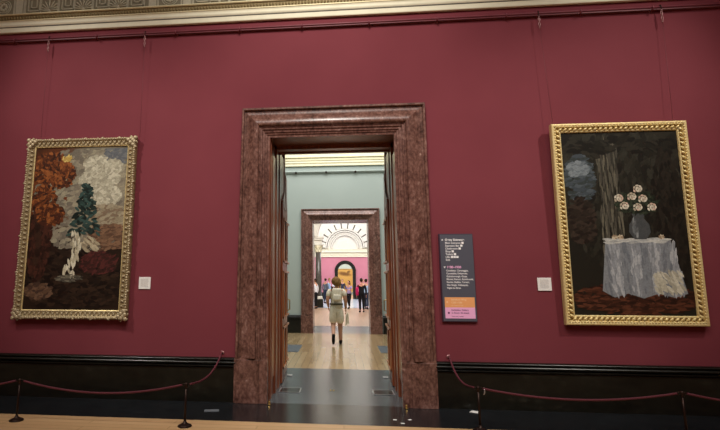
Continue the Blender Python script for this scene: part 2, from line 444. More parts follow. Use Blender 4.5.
# door leaves folded back beyond the reveal
def leaf(s, xj):
    b = MB(); x0_, x1_ = sorted((xj-s*.02, xj+s*.025))
    prof = [(1.68, 2.78)] and [(2.42, .015), (1.2, .015), (1.2, 2.84), (1.23, 2.9), (1.29, 2.92), (1.35, 2.88), (1.38, 2.8), (1.44, 2.78), (1.68, 2.78), (1.68, 3.42), (2.15, 3.42), (2.15, 2.86), (2.42, 2.80)]
    sp = lambda y: -s*.07*max(0, y-1.6)
    vs0 = [b.bm.verts.new((x0_+sp(y), y, z)) for y, z in prof]
    vs1 = [b.bm.verts.new((x1_+sp(y), y, z)) for y, z in prof]
    n = len(vs0); b.bm.faces.new(vs0[::-1]); b.bm.faces.new(vs1)
    for i in range(n): b.bm.faces.new((vs0[i], vs0[(i+1) % n], vs1[(i+1) % n], vs1[i]))
    bmesh.ops.triangulate(b.bm, faces=[f for f in b.bm.faces if len(f.verts) > 4])
    lf = b.build('door_leaf', M['mahogany'], d1)
    xf = xj+s*.025
    b = MB()
    for ya, yb in ((1.32, 1.8), (1.9, 2.32)):
        for za, zb in ((.2, .85), (.98, 1.75), (1.88, 2.62)):
            for yc, yd, zc, zd in ((ya, yb, za, za+.035), (ya, yb, zb-.035, zb), (ya, ya+.035, za, zb), (yb-.035, yb, za, zb)):
                xa, xb = sorted((xf-s*.01+sp(yc), xf+s*.012+sp(yc))); b.box(xa, xb, yc, yd, zc, zd, .004)
    b.build('panel_moulding', M['mahogany_light'], lf)
    b = MB()
    xh = xf+sp(2.36)
    xa, xb = sorted((xh-s*.006, xh+s*.01)); b.box(xa, xb, 2.33, 2.39, .95, 1.35, .003)
    b.tube([(xh, 2.36, 1.05), (xh+s*.05, 2.36, 1.07), (xh+s*.05, 2.36, 1.24), (xh, 2.36, 1.26)], .011, 8)
    b.build('pull_handle', M['brass'], lf)
    b = MB(); xa, xb = sorted((xf, xf+s*.09)); b.box(xa, xb, 1.86, 1.94, .0, .02, .004); b.build('floor_bolt', M['steel'], lf)
leaf(1, ix0+.02); leaf(-1, ix1-.02)
d2 = doorway('door_2', -1.262, 1.215, 3.86, .55, .36, 9.0, T2-9, M['marble'])
b = MB()
for s, xj in ((1, -.905), (-1, .858)):
    xa, xb = sorted((xj-s*.05, xj)); b.box(xa, xb, 8.99, 9.97, 0, 3.52)
b.box(-.93, .89, 8.99, 9.97, 3.50, 3.56)
b.build('jamb_lining', M['marble'], d2)

# brass socket plates let into the threshold
def plate(x0, x1, label):
    t = thing('floor_plate', label, 'floor plate', ((x0+x1)/2, .77, 0), group='threshold plates')
    w = (x1-x0)/2
    MB().box(-w, w, -.16, .16, 0, .004).build('plate', M['slate'], t)
    MB().frame(-w, w, -.16, .16, [(0, 0), (0, -.007), (.014, -.007), (.014, 0)]).build('rim', M['steel'], t, (0, 0, 0), (-PI/2, 0, 0))
plate(-.93, -.62, 'slate plate with steel rim in threshold beside the left door leaf')
plate(.42, .72, 'slate plate with steel rim in threshold beside the right door leaf')
for x, lab in ((-.185, 'left one of two tiny brass studs in middle of threshold'), (-.14, 'right one of two tiny brass studs in middle of threshold')):
    tag(MB().lathe([(.014, 0), (.014, .006), (.007, .011)], (0, 0, 0), 12).build('floor_stud', M['brass'], None, (x, .83, 0)), lab, 'stud', 'threshold studs')
for x, y, lab in ((-.955, .02, 'small brass door stop at the foot of left marble plinth'), (.785, .02, 'small brass door stop at the foot of right marble plinth')):
    tag(MB().lathe([(.022, 0), (.022, .012), (.012, .02), (.016, .04), (.012, .05)], (0, 0, 0), 12).build('door_stop', M['brass'], None, (x, y-.16, 0)), lab, 'door stop', 'door stops')
# floor grilles in the middle room
def grille(x0, x1, y0, y1, label):
    t = thing('floor_grille', label, 'grille', (x0, y0, 0), group='floor grilles')
    MB().box(0, x1-x0, 0, y1-y0, 0, .004).build('tray', M['grille'], t)
    b = MB(); n = 14
    for k in range(n+1):
        y = (y1-y0)*k/n; b.box(0, x1-x0, max(0, y-.012), min(y1-y0, y+.012), .004, .01)
    b.build('bars', M['grille'], t)
grille(-1.42, -1.0, 4.75, 6.0, 'blue grey floor grille in honey boards on left of middle room')
grille(.85, 1.25, 4.85, 6.05, 'blue grey floor grille in honey boards on right of middle room')

# ------------------------------------------------------------------ picture rail
t = thing('picture_rail', 'crimson painted picture rail running high along the red wall', 'rail', (0, 0, 5.29))
MB().tube([(-9, -.06, .012), (9, -.06, .012)], .016, 10).build('rod', M['red_paint'], t)
b = MB(); b.extrude_x([(0, .02), (-.016, .02), (-.02, .0), (-.014, -.012), (0, -.012)], -9, 9); b.build('batten', M['red_paint'], t)
for x in (-8.6, -7.4, -6.2, -5.05, -3.70, -2.446, -1.46, -.528, .451, 1.417, 2.37, 3.365, 4.302, 5.3, 6.3, 7.3, 8.3):
    b = MB(); b.lathe([(.03, 0), (.03, .006), (.018, .014)], (0, 0, 0), 12)
    for v in b.bm.verts: v.co = Vector((v.co.x, -v.co.z, v.co.y))
    b.tube([(0, -.004, 0), (0, -.07, -.01), (0, -.088, .01), (0, -.075, .03)], .012, 8)
    b.build('bracket', M['red_paint'], t, (x, 0, -.01))
# rail of the middle room
t = thing('picture_rail', 'grey green picture rail below cream cornice in middle room', 'rail', (0, 9.0, 5.08))
MB().tube([(-7, -.05, 0), (7, -.05, 0)], .03, 10).build('rod', M['teal'], t)
for x in (-3.2, -2.2, -1.43, -.45, .49, 1.45, 2.4, 3.4):
    b = MB(); b.tube([(0, 0, 0), (0, -.09, -.01)], .036, 8); b.build('bracket', M['iron'], t, (x, 0, -.02))

def chain(x, zbot, ybot, label, lean=0):
    t = thing('picture_chain', label, 'chain', (x, 0, 0), group='picture chains')
    b = MB(); b.tube([(0, -.045, 5.326), (0, -.062, 5.330), (0, -.082, 5.322), (0, -.088, 5.30), (0, -.086, 5.27), (0, -.075, 5.25)], .0055, 8); b.build('hook', M['iron'], t)
    b = MB()
    for k in range(5):
        zc = 5.236-.036*k
        b.tube([((.013*math.cos(q*PI/4) if k % 2 else 0), -.08+(0 if k % 2 else .013*math.cos(q*PI/4)), zc+.024*math.sin(q*PI/4)) for q in range(8)], .0055, 6, True)
    b.build('links', M['chain'], t)
    b = MB(); b.tube([(0, -.08, 5.07), (lean, ybot, zbot)], .0018, 6); b.build('wire', M['wire'], t)
chain(-4.47, 3.66, -.06, 'leftmost picture chain and wire, at left end of carved gilt frame')
chain(-2.92, 3.66, -.06, 'picture chain and wire at right end of carved gilt frame')
chain(2.80, 3.665, -.10, 'picture chain and wire at left end of bright gold frame', .05)
chain(4.40, 3.665, -.10, 'rightmost picture chain and wire, at right end of bright gold frame', -.05)

# ------------------------------------------------------------------ painted canvases (generic stand-ins of the same tone)
def canvas_mat(name, ground, blobs, warp=.09):
    t = NT(name); tc = t.node('ShaderNodeTexCoord')
    base = tc.outputs['Object']
    def swirl(scale, amt, vec):
        n = t.noise(base, scale, 5, .6); s = t.node('ShaderNodeVectorMath', operation='SUBTRACT'); t.link(n.outputs['Color'], s.inputs[0]); s.inputs[1].default_value = (.5, .5, .5)
        m = t.node('ShaderNodeVectorMath', operation='MULTIPLY'); t.link(s.outputs[0], m.inputs[0]); m.inputs[1].default_value = (amt, 0, amt)
        a = t.node('ShaderNodeVectorMath', operation='ADD'); t.link(vec, a.inputs[0]); t.link(m.outputs[0], a.inputs[1]); return a.outputs[0]
    v = swirl(3.5, warp*2, base); v = swirl(12, warp*.7, v)
    flat = t.node('ShaderNodeVectorMath', operation='MULTIPLY'); t.link(v, flat.inputs[0]); flat.inputs[1].default_value = (1, 0, 1)
    v = flat.outputs[0]
    c = lin(ground)
    for (u, z, ru, rz, ang, colr, soft, al) in blobs:
        mp = t.node('ShaderNodeMapping', vector_type='TEXTURE')
        mp.inputs['Location'].default_value = (u, 0, z); mp.inputs['Rotation'].default_value = (0, math.radians(ang), 0)
        mp.inputs['Scale'].default_value = (ru, 1, rz); t.link(v, mp.inputs['Vector'])
        ln = t.node('ShaderNodeVectorMath', operation='LENGTH'); t.link(mp.outputs[0], ln.inputs[0])
        mr = t.node('ShaderNodeMapRange'); mr.inputs['From Min'].default_value = 1+soft; mr.inputs['From Max'].default_value = 1-soft
        mr.inputs['To Max'].default_value = al; t.link(ln.outputs['Value'], mr.inputs['Value'])
        c = t.mix(mr.outputs[0], c, lin(colr))
    br = t.noise(base, 26, 6, .7, 1.2)
    c = t.mix(.55, c, t.ramp(br.outputs['Fac'], [(.25, (.45, .42, .4, 1)), (.6, (1, 1, 1, 1)), (.8, (1.25, 1.22, 1.15, 1))]), 'MULTIPLY')
    t.base(c, .32, 0, .35); t.bump(br.outputs['Fac'], .12, .004)
    return t.m

land = canvas_mat('dark umber ground paint', '#2a1f18', [(1.0, 1.75, .6, .7, 0, '#8d8672', .3, 1), (.3, 1.8, .45, .6, 10, '#6b3a1f', .3, 1)], .08)
still = canvas_mat('dark olive ground paint', '#24231d', [(.75, 2.0, .9, .5, 0, '#33322a', .4, 1)], .08)
def pigment(name, h):
    t = NT(name); v = t.coord(); n = t.noise(v, 45, 4, .6)
    t.base(t.ramp(n.outputs['Fac'], [(.3, shade(h, .8)), (.7, shade(h, 1.15))]), .35, 0, .35); return t.m
class Painter:
    """oil paint built up in small raised strokes, back to front, on the face of a canvas"""
    def __init__(s, seed): s.b = MB(); s.y = 0; s.mats = []; s.idx = {}; s.r = random.Random(seed); s.n = 0
    def mi(s, h):
        if h not in s.idx: s.idx[h] = len(s.mats); s.mats.append(pigment('oil paint '+h[1:], h))
        return s.idx[h]
    def dab(s, u, z, L, w, ang, cols, W=1.43, H=2.335):
        s.n += 1; y = -.0345-s.n*1e-6
        ca, sa = math.cos(ang), math.sin(ang)
        pts = []
        for k in range(8):
            q = k*PI/4; px_, pz_ = math.cos(q)*L*(.9 if k % 2 else 1), math.sin(q)*w
            x = u+px_*ca-pz_*sa; zz = z+px_*sa+pz_*ca
            pts.append((min(W, max(0, x)), y, min(H, max(0, zz))))
        try: f = s.b.bm.faces.new([s.b.bm.verts.new(p) for p in pts])
        except ValueError: return
        f.material_index = s.mi(s.r.choice(cols)); s.W = W
    def blob(s, u, z, ru, rz, n, L, w, ang, cols, jit=.4, W=1.43, H=2.335):
        n = int(n*2.4); L *= .68; w *= .62
        for _ in range(n):
            a = s.r.uniform(0, 2*PI); q = s.r.random()**.55
            s.dab(u+ru*q*math.cos(a), z+rz*q*math.sin(a), L*s.r.uniform(.7, 1.3), w*s.r.uniform(.7, 1.3), ang+s.r.uniform(-jit, jit), cols, W, H)
    def poly(s, pts, h):
        s.n += 1; y = -.0345-s.n*1e-6
        f = s.b.bm.faces.new([s.b.bm.verts.new((a, y, c)) for a, c in pts]); f.material_index = s.mi(h)
    def finish(s, t): s.b.build('paint_layer', s.mats, t)
def paint_landscape(t):
    """a generic autumn valley: russet oak on the left, cloud bank on the right, dark fir over a little waterfall"""
    p = Painter(11); R_ = p.r
    p.blob(.8, 1.6, .75, .8, 420, .09, .05, .4, ['#7d7565', '#8c8471', '#979079', '#6f685b'], .6)
    p.blob(1.28, 2.25, .22, .16, 60, .06, .035, .2, ['#5d6064', '#6d6f6e'], .5)
    for cu, cz_, r_ in ((.98, 2.08, .2), (1.12, 1.86, .2), (.88, 1.86, .16), (1.22, 2.05, .13), (.95, 1.62, .17), (1.2, 1.62, .16)):
        p.blob(cu, cz_, r_, r_*.8, 70, .055, .035, .5, ['#aaa58f', '#b8b39c', '#9b9682', '#c6c1aa'], .9)
    p.blob(1.15, 1.3, .32, .2, 90, .08, .035, .3, ['#8f846c', '#9e937a', '#7c6a56'], .4)
    p.blob(1.2, 1.02, .3, .2, 90, .08, .03, .1, ['#6d5340', '#7e6049', '#5b4334'], .4)
    p.blob(.72, .4, .75, .45, 380, .09, .04, 0, ['#221913', '#2b2018', '#1a130f', '#35271d'], .5)
    p.blob(1.1, .66, .28, .16, 110, .06, .025, .6, ['#452420', '#532b27', '#36201c'], .6)
    p.blob(.22, .26, .2, .12, 60, .06, .03, .3, ['#5d4635', '#6b5240', '#46342a'], .6)
    p.blob(.16, 1.0, .18, .6, 160, .06, .04, 1.2, ['#2b1a14', '#39221a', '#47291f'], .6)
    for k in range(9): p.dab(.14+.02*math.sin(k), .7+.12*k, .09, .05, 1.55, ['#2a1b14', '#39261c'])
    for cu, cz_, ru, rz, n in ((.25, 2.05, .3, .24, 170), (.42, 1.95, .22, .2, 120), (.18, 1.6, .2, .2, 100), (.3, 1.35, .22, .16, 90)):
        p.blob(cu, cz_, ru, rz, n, .05, .03, .4, ['#6b3a20', '#7f4826', '#57301b', '#94582f', '#46261a', '#3a2218'], 1.4)
    p.blob(.5, 2.2, .07, .04, 12, .04, .025, .8, ['#cdb569', '#b89a52'], .5)
    for k in range(150):
        q = k/150; hw = .05+.2*(q); z = 1.78-.72*q
        p.dab(.84+R_.uniform(-hw, hw), z+R_.uniform(-.03, .03), .05, .02, R_.choice((-.5, -2.6))+R_.uniform(-.3, .3), ['#22302c', '#2f423d', '#1a2420', '#3a504a'])
    for k in range(70):
        q = k/70; p.dab(.70+.05*math.sin(q*5)+R_.uniform(-.045, .045)*(1+q), 1.08-.62*q, .05, .013, -1.5+R_.uniform(-.2, .2), ['#c9c2a8', '#b3ab90', '#d8d2ba'])
    for k in range(30): p.dab(.84+R_.uniform(0, .22), .98-R_.uniform(0, .2)+.05, .05, .02, -.6, ['#b5aa8d', '#a1957a', '#8b7f68'])
    p.blob(.66, .44, .2, .05, 40, .06, .012, 0, ['#5d594c', '#7b7563', '#47423a'], .2)
    p.finish(t)
def paint_still_life(t):
    """a generic still life: white cloth over a table, pewter jug of pale flowers, dim curtained room"""
    W_, H_ = 1.432, 2.365; p = Painter(23); R_ = p.r; A = dict(W=W_, H=H_)
    p.blob(.72, 1.5, .8, .95, 420, .1, .05, 1.5, ['#25241d', '#2c2b23', '#33322a', '#1f1e19'], .4, **A)
    p.blob(.2, 1.75, .17, .32, 120, .07, .035, .1, ['#434b50', '#515a5f', '#39403f'], .3, **A)
    p.blob(.18, 1.88, .13, .1, 40, .06, .03, .3, ['#7f888c', '#6b7478'], .3, **A)
    p.blob(.18, 1.2, .17, .3, 90, .07, .04, .2, ['#2d261f', '#3a3028', '#241d18'], .5, **A)
    for k in range(170): p.dab(.42+R_.random()*.26, .75+R_.random()*1.5, .1, .012, 1.57+R_.uniform(-.06, .06), ['#4b483f', '#585549', '#3b3931', '#676354'], **A)
    for k in range(150):
        u = R_.random()*W_; z = 2.25-.16*abs(math.sin(u*4.2))+R_.uniform(-.05, .12); p.dab(u, z, .07, .03, .5*math.cos(u*8), ['#1b1a15', '#23221b', '#2f2d25'], **A)
    p.blob(1.25, 1.2, .2, .9, 150, .09, .04, 1.5, ['#1b1914', '#221f19', '#29251e'], .3, **A)
    p.blob(.75, .2, .75, .2, 260, .08, .025, 0, ['#3a2117', '#4a2a1d', '#2b1912', '#5b3525'], .25, **A)
    p.poly([(.36, .3), (.44, .92), (1.22, .95), (1.36, .27), (1.2, .22), (1.02, .27), (.84, .21), (.66, .27), (.5, .22)], '#83878a')
    for k in range(330):
        z = .27+R_.random()*.64; f = (z-.27)/.66; u = (.4+.07*f)+R_.random()*(.92-.12*f)
        c = ['#9a9ea1', '#aeb1b2', '#8b8f93'] if math.sin(u*26) > -.1 else ['#70757a', '#7f8488']
        p.dab(u, z, .07, .014, 1.57+(u-.86)*-.35+R_.uniform(-.07, .07), c, **A)
    for k in range(70): p.dab(.46+R_.random()*.74, .90+R_.random()*.06, .06, .012, R_.uniform(-.1, .1), ['#b9bab4', '#c6c6bd', '#a5a7a3'], **A)
    for k in range(60): p.dab(1.0+R_.random()*.32, .3+R_.random()*.22, .06, .02, -1.0+R_.uniform(-.3, .3), ['#bdb9a4', '#a9a592', '#cbc7b3'], **A)
    p.poly([(.8, .95), (.74, 1.04), (.75, 1.14), (.81, 1.22), (.79, 1.28), (.95, 1.28), (.93, 1.22), (.99, 1.14), (1.0, 1.04), (.94, .95)], '#4a4d4d')
    for k in range(30): p.dab(.79+R_.random()*.06, 1.0+R_.random()*.2, .04, .008, 1.5, ['#6c7070', '#8b8f8e', '#5a5d5d'], **A)
    p.blob(.87, 1.42, .26, .15, 70, .05, .02, .6, ['#2c3327', '#384032', '#20261d'], 1.4, **A)
    for cu, cz_ in ((.72, 1.38), (.82, 1.5), (.95, 1.47), (1.05, 1.36), (.88, 1.36), (.9, 1.6), (.66, 1.48)):
        for k in range(12):
            a = k*.9; r_ = .008+.0042*k; p.dab(cu+r_*math.cos(a), cz_+r_*math.sin(a), .022, .013, a+1.5, ['#c9c0ab', '#d8cfbb', '#b5a993', '#cbb09c'], **A)
    for cu in (.56, .63, 1.12):
        for k in range(8): a = k*.9; p.dab(cu+.02*math.cos(a), .98+.015*math.sin(a), .02, .012, a, ['#b9a98f', '#cbbda2', '#97836a'], **A)
    p.finish(t)
tan = canvas_mat('tan canvas paint', '#b48d4c', [(1.2, 2.1, .75, .22, 8, '#5d3d20', .4, .9), (1.7, 2.35, .22, .13, -25, '#4e331b', .4, .8), (1.2, .5, 1.3, .3, 0, '#9a763c', .4, .7)], .12)

def carved_frame(w, h, t):
    bw, dp = .128, .10
    o = -bw
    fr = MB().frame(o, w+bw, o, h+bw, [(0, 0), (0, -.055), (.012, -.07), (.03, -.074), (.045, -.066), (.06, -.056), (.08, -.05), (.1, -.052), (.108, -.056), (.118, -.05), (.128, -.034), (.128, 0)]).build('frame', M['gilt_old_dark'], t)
    rnd = random.Random(3)
    b = MB()
    # running leaf carving on all four sides
    def side(p0, p1, inward):
        p0, p1 = Vector(p0), Vector(p1); L = (p1-p0).length; dirv = (p1-p0)/L; inw = Vector(inward)
        n = int(L/.034)
        for k in range(n+1):
            u = p0+dirv*(L*k/n)
            q = u+inw*(.022+rnd.uniform(-.006, .004)); b.ball((q.x, -.07, q.z), .016+rnd.uniform(-.003, .006), .013, .015+rnd.uniform(-.003, .006), 7, 5)
            sgn = 1 if k % 2 else -1
            a = u+inw*.052; c = u+inw*.082+dirv*.02*sgn; d = u+inw*.1-dirv*.006
            b.tube([(a.x, -.063, a.z), (c.x, -.058, c.z), (d.x, -.053, d.z)], [.006, .01, .004], 6)
        for k in range(int(L/.26)+1):
            u = p0+dirv*(min(L, .13+.26*k))
            q = u+inw*.008
            b.ball((q.x, -.066, q.z), .026, .016, .017, 8, 6)
    x0, x1, z0, z1 = o, w+bw, o, h+bw
    side((x0, 0, z0), (x1, 0, z0), (0, 0, 1)); side((x0, 0, z1), (x1, 0, z1), (0, 0, -1))
    side((x0, 0, z0), (x0, 0, z1), (1, 0, 0)); side((x1, 0, z0), (x1, 0, z1), (-1, 0, 0))
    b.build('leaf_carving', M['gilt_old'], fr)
    for cx, cz_, sx, sz in ((x0, z0, 1, 1), (x1, z0, -1, 1), (x0, z1, 1, -1), (x1, z1, -1, -1)):
        b = MB()
        for r_, a in ((.0, 0), (.06, .2), (.06, 1.37), (.1, .78), (.05, .78), (.11, .3), (.11, 1.27)):
            b.ball((cx+sx*(.012+r_*math.cos(a)), -.072, cz_+sz*(.012+r_*math.sin(a))), .03, .018, .03, 8, 6)
        b.build('corner_ornament', M['gilt_old'], fr)
    MB().frame(-.016, w+.016, -.016, h+.016, [(0, 0), (0, -.046), (.008, -.052), (.016, -.046), (.016, 0)]).build('sight_edge', M['gilt'], fr)
    MB().box(-.01, w+.01, -.034, -.004, -.01, h+.01).build('canvas', [land], t); paint_landscape(t)

def gadroon_frame(w, h, t):
    bw = .123
    x0, x1, z0, z1 = -bw, w+bw, -bw, h+bw
    fr = MB().frame(x0, x1, z0, z1, [(0, 0), (0, -.06), (.008, -.072), (.022, -.074), (.034, -.07), (.05, -.066), (.056, -.055), (.06, -.05), (.096, -.046), (.102, -.056), (.114, -.054), (.123, -.042), (.123, 0)]).build('frame', M['gilt'], t)
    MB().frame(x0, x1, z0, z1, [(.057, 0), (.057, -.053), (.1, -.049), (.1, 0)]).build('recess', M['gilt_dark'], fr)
    b = MB()
    def gad(p0, p1, inward, sgn):
        p0, p1 = Vector(p0), Vector(p1); L = (p1-p0).length; d = (p1-p0)/L; inw = Vector(inward); n = int(L/.062)
        for k in range(n):
            c = p0+d*(L*(k+.5)/n)
            a = c-inw*.02-d*.024*sgn; e = c+inw*.02+d*.024*sgn
            b.tube([(a.x, -.052, a.z), (c.x, -.062, c.z), (e.x, -.052, e.z)], [.007, .018, .007], 7)
    m = .08
    gad((x0+m, 0, z0+m), (x1-m, 0, z0+m), (0, 0, 1), 1); gad((x0+m, 0, z1-m), (x1-m, 0, z1-m), (0, 0, 1), 1)
    gad((x0+m, 0, z0+m), (x0+m, 0, z1-m), (1, 0, 0), -1); gad((x1-m, 0, z0+m), (x1-m, 0, z1-m), (1, 0, 0), -1)
    b.build('gadrooning', M['gilt'], fr)
    b = MB()
    def beads(p0, p1):
        p0, p1 = Vector(p0), Vector(p1); L = (p1-p0).length; n = int(L/.036)
        for k in range(n+1):
            c = p0.lerp(p1, k/n); b.ball((c.x, -.071, c.z), .0115, .009, .0115, 6, 4)
    e = .042
    beads((x0+e, 0, z0+e), (x1-e, 0, z0+e)); beads((x0+e, 0, z1-e), (x1-e, 0, z1-e)); beads((x0+e, 0, z0+e), (x0+e, 0, z1-e)); beads((x1-e, 0, z0+e), (x1-e, 0, z1-e))
    b.build('beading', M['gilt'], fr)
    MB().box(-.01, w+.01, -.034, -.004, -.01, h+.01).build('canvas', [still], t); paint_still_life(t)

t = thing('framed_painting', 'tall stormy landscape painting in carved tarnished gilt frame, left of doorway', 'painting', (-4.5278, -.014, 1.1715))
carved_frame(1.43, 2.365, t)
MB().box(.1, 1.33, 0, .012, .1, 2.2).build('back_board', M['backing'], t)
t = thing('framed_painting', 'tall dim painting of pale drapery in bright gold gadrooned frame, right of doorway', 'painting', (2.928, -.018, 1.168), (.0257, 0, 0))
gadroon_frame(1.432, 2.365, t)
MB().box(.1, 1.33, 0, .014, .1, 2.2).build('back_board', M['backing'], t)
t = thing('framed_painting', 'tan painting glimpsed through the far arch at the end of the vista', 'painting', (-.85, 54.46, .35))
MB().frame(-.08, 2.58, -.08, 2.73, [(0, 0), (0, -.06), (.03, -.09), (.06, -.08), (.08, -.05), (.08, 0)]).build('frame', M['gilt_old'], t)
MB().box(-.01, 2.51, -.03, -.004, -.01, 2.66).build('canvas', [tan], t)

# ------------------------------------------------------------------ caption labels
def caption(x, z, label):
    t = thing('caption_label', label, 'wall label', (x, 0, z), group='caption labels')
    MB().box(-.085, .085, -.012, .001, -.083, .083, .002).build('card', M['label'], t)
    b = MB()
    for k in range(9):
        zz = .055-.0125*k
        x_ = -.055; rr = random.Random(k+int(x*10))
        while x_ < .045:
            w = rr.uniform(.008, .02); b.box(x_, min(.055, x_+w), -.0132, -.0115, zz-.0028, zz+.0028); x_ += w+.004
    b.build('print', M['ink'], t)
caption(-2.757, 1.547, 'small white caption card right of the carved gilt frame')
caption(2.61, 1.549, 'small white caption card left of the bright gold frame')

# ------------------------------------------------------------------ directory sign
def text(name, body, size, x, y, z, mat, parent, bold=0.0):
    c = bpy.data.curves.new(name, 'FONT'); c.body = body; c.size = size; c.extrude = .0008; c.offset = bold
    o = bpy.data.objects.new(name, c); COL.objects.link(o)
    dg = bpy.context.evaluated_depsgraph_get()
    me = bpy.data.meshes.new_from_object(o.evaluated_get(dg))
    bpy.data.objects.remove(o); me.materials.append(mat)
    r = bpy.data.objects.new(name, me); COL.objects.link(r)
    r.parent = parent; r.location = (x, y, z); r.rotation_euler = (PI/2, 0, 0); return r
t = thing('directory_sign', 'tall grey directory sign with white lettering beside the doorway', 'sign', (1.297, 0, 1.062))
SW, SH = .442, 1.147
pn = MB().box(0, SW, -.028, 0, 0, SH, .003).build('panel', M['sign_edge'], t)
MB().box(.016, SW-.004, -.0305, -.027, .012, SH-.01).build('face', M['sign'], pn)
ob = MB().box(.04, SW-.022, -.033, -.03, .185, .315).build('orange_band', M['sign_orange'], t)
rb = MB().box(.04, SW-.022, -.033, -.03, .045, .185).build('rose_band', M['sign_rose'], t)
yt = -.0312
def arrow(x, z, s, mat, parent, up=True, y=-.0312):
    k = 1 if up else -1
    MB().prism([(x-s, z-s*k*.6), (x+s, z-s*k*.6), (x, z+s*k)][::1], y-.001, y).build('arrow', mat, parent)
arrow(.046, 1.067, .014, M['sign_white'], t)
text('heading', 'Getty Entrance',   .041, .08, yt, 1.053, M['sign_white'], t, .0012)
rows = ['Main Entrance', 'Espresso Bar', 'Cloakroom', 'Shop', 'Toilets', 'Lifts', 'Exit']
icons = [1, 1, 1, 1, 1, 3, 0]
for k, (r, n) in enumerate(zip(rows, icons)):
    z = 1.013-.0372*k
    tx = text('line', r, .035, .08, yt, z, M['sign_white'], t, .0005)
    wx = .08+max(v.co.x for v in tx.data.vertices)+.01
    if n:
        b = MB()
        for q in range(n): b.box(wx+.034*q, wx+.03+.034*q, yt-.001, yt, z-.002, z+.026, .002)
        b.build('icon', M['sign_white'], t)
arrow(.06, .705, .014, M['sign_white'], t, False)
text('heading', '1600\u20131930', .041, .088, yt, .692, M['sign_pink'], t, .0014)
for k, r in enumerate(['Canaletto, Caravaggio,', 'Constable, Delacroix,', 'Gainsborough, Goya,', 'Monet, Renoir, Rembrandt,', 'Seurat, Stubbs, Turner,', 'Van Gogh, Vel\u00e1zquez,', 'Vig\u00e9e Le Brun']):
    text('line', r, .031, .078, yt, .65-.0375*k, M['sign_white'], t, .0005)
arrow(.07, .255, .014, M['sign_cream'], ob, True, -.0332)
text('line', 'Sainsbury Wing', .031, .12, -.0332, .275, M['sign_cream'], ob, .0004)
text('line', '1250\u20131500', .031, .12, -.0332, .237, M['sign_cream'], ob, .0004)
text('line', 'via Central Hall', .024, .12, -.0332, .203, M['sign_cream'], ob)
MB().lathe([(.013, 0), (.013, .001)], (0, 0, 0), 14).build('arrow', M['sign_plum'], rb, (.085, -.0332, .115), (PI/2, 0, 0))
text('line', 'Exhibition Gallery', .03, .12, -.0332, .142, M['sign_plum'], rb, .0004)
text('line', 'in Room 46 ahead', .03, .12, -.0332, .106, M['sign_plum'], rb, .0004)
text('line', 'Free entry today', .022, .12, -.0332, .066, M['sign_plum'], rb)

# ------------------------------------------------------------------ rope barrier
def stanchion(x, y, label):
    t = thing('barrier_post', label, 'barrier post', (x, y, 0), group='barrier posts')
    MB().lathe([(.075, 0), (.078, .008), (.07, .018), (.04, .03), (.02, .042), (.016, .06)], (0, 0, 0), 24).build('base', M['iron'], t)
    MB().lathe([(.0115, .05), (.0115, .405)], (0, 0, 0), 14).build('post', M['iron'], t)
    b = MB(); b.lathe([(.016, .402), (.018, .41), (.014, .425), (.02, .44), (.018, .452), (.008, .46)], (0, 0, 0), 14); b.build('finial', M['iron'], t)
    for s in (-1, 1):
        b = MB(); b.tube([(s*.028+.014*math.cos(q*PI/5), 0, .435+.014*math.sin(q*PI/5)) for q in range(10)], .004, 6, True); b.build('eye_ring', M['iron'], t)
    return t
stanchion(-3.716, -1.2, 'leftmost low barrier post, in front of the carved gilt frame')
stanchion(-1.741, -1.2, 'low barrier post standing left of the marble doorway')
t3 = stanchion(1.455, -1.0, 'low barrier post below the directory sign, with steel hook hanging')
MB().tube([(.06, 0, .445), (.065, -.01, .42), (.062, -.012, .385), (.05, -.01, .375)], .006, 8).build('spare_hook', M['steel'], t3)
stanchion(3.512, -1.0, 'rightmost low barrier post, in front of the bright gold frame')
def wall_hook(x, label):
    t = thing('wall_hook', label, 'hook', (x, 0, .625), group='wall hooks')
    b = MB(); b.lathe([(.022, 0), (.022, .006), (.012, .01)], (0, 0, 0), 14)
    b.build('rose', M['chain'], t, (0, 0, 0), (PI/2, 0, 0))
    MB().tube([(0, -.008, 0), (0, -.045, .0), (0, -.06, .012), (0, -.06, .032)], .007, 8).build('prong', M['chain'], t)
wall_hook(-1.614, 'brass wall hook left of the doorway holding a rope end')
wall_hook(1.353, 'brass wall hook below the directory sign holding a rope end')
def rope(p, q, sag, label, skew=0):
    p, q = Vector(p), Vector(q); pts = []
    for k in range(33):
        u = k/32; w = u+skew*u*(1-u)
        v = p.lerp(q, u); v.z -= sag*4*w*(1-w); pts.append(v)
    c = p.copy()
    b = MB(); b.tube([v-c for v in pts], .0115, 10)
    tag(b.build('barrier_rope', M['rope'], None, c), label, 'rope', 'barrier ropes')
A, B_, C_, E_ = (-3.716, -1.2, .435), (-1.741, -1.2, .435), (1.455, -1.0, .435), (3.512, -1.0, .435)
dx = .05
rope((-5.75, -1.2, .435), (A[0]-dx, A[1], A[2]), .12, 'dark red rope running off left edge from the leftmost post')
rope((A[0]+dx, A[1], A[2]), (B_[0]-dx, B_[1], B_[2]), .11, 'dark red rope sagging between two posts below the carved gilt frame')
rope((B_[0]+.03, B_[1]+.06, B_[2]), (-1.614, -.06, .632), .12, 'dark red rope rising from post to wall hook left of doorway', -.3)
rope((1.353, -.06, .632), (C_[0]-.03, C_[1]+.06, C_[2]), .12, 'dark red rope falling from wall hook to post below directory sign', .3)
rope((C_[0]+dx, C_[1], C_[2]), (E_[0]-dx, E_[1], E_[2]), .09, 'dark red rope sagging between two posts below the bright gold frame')
rope((E_[0]+dx, E_[1], E_[2]), (5.6, -1.0, .435), .11, 'dark red rope running off right edge from the rightmost post')
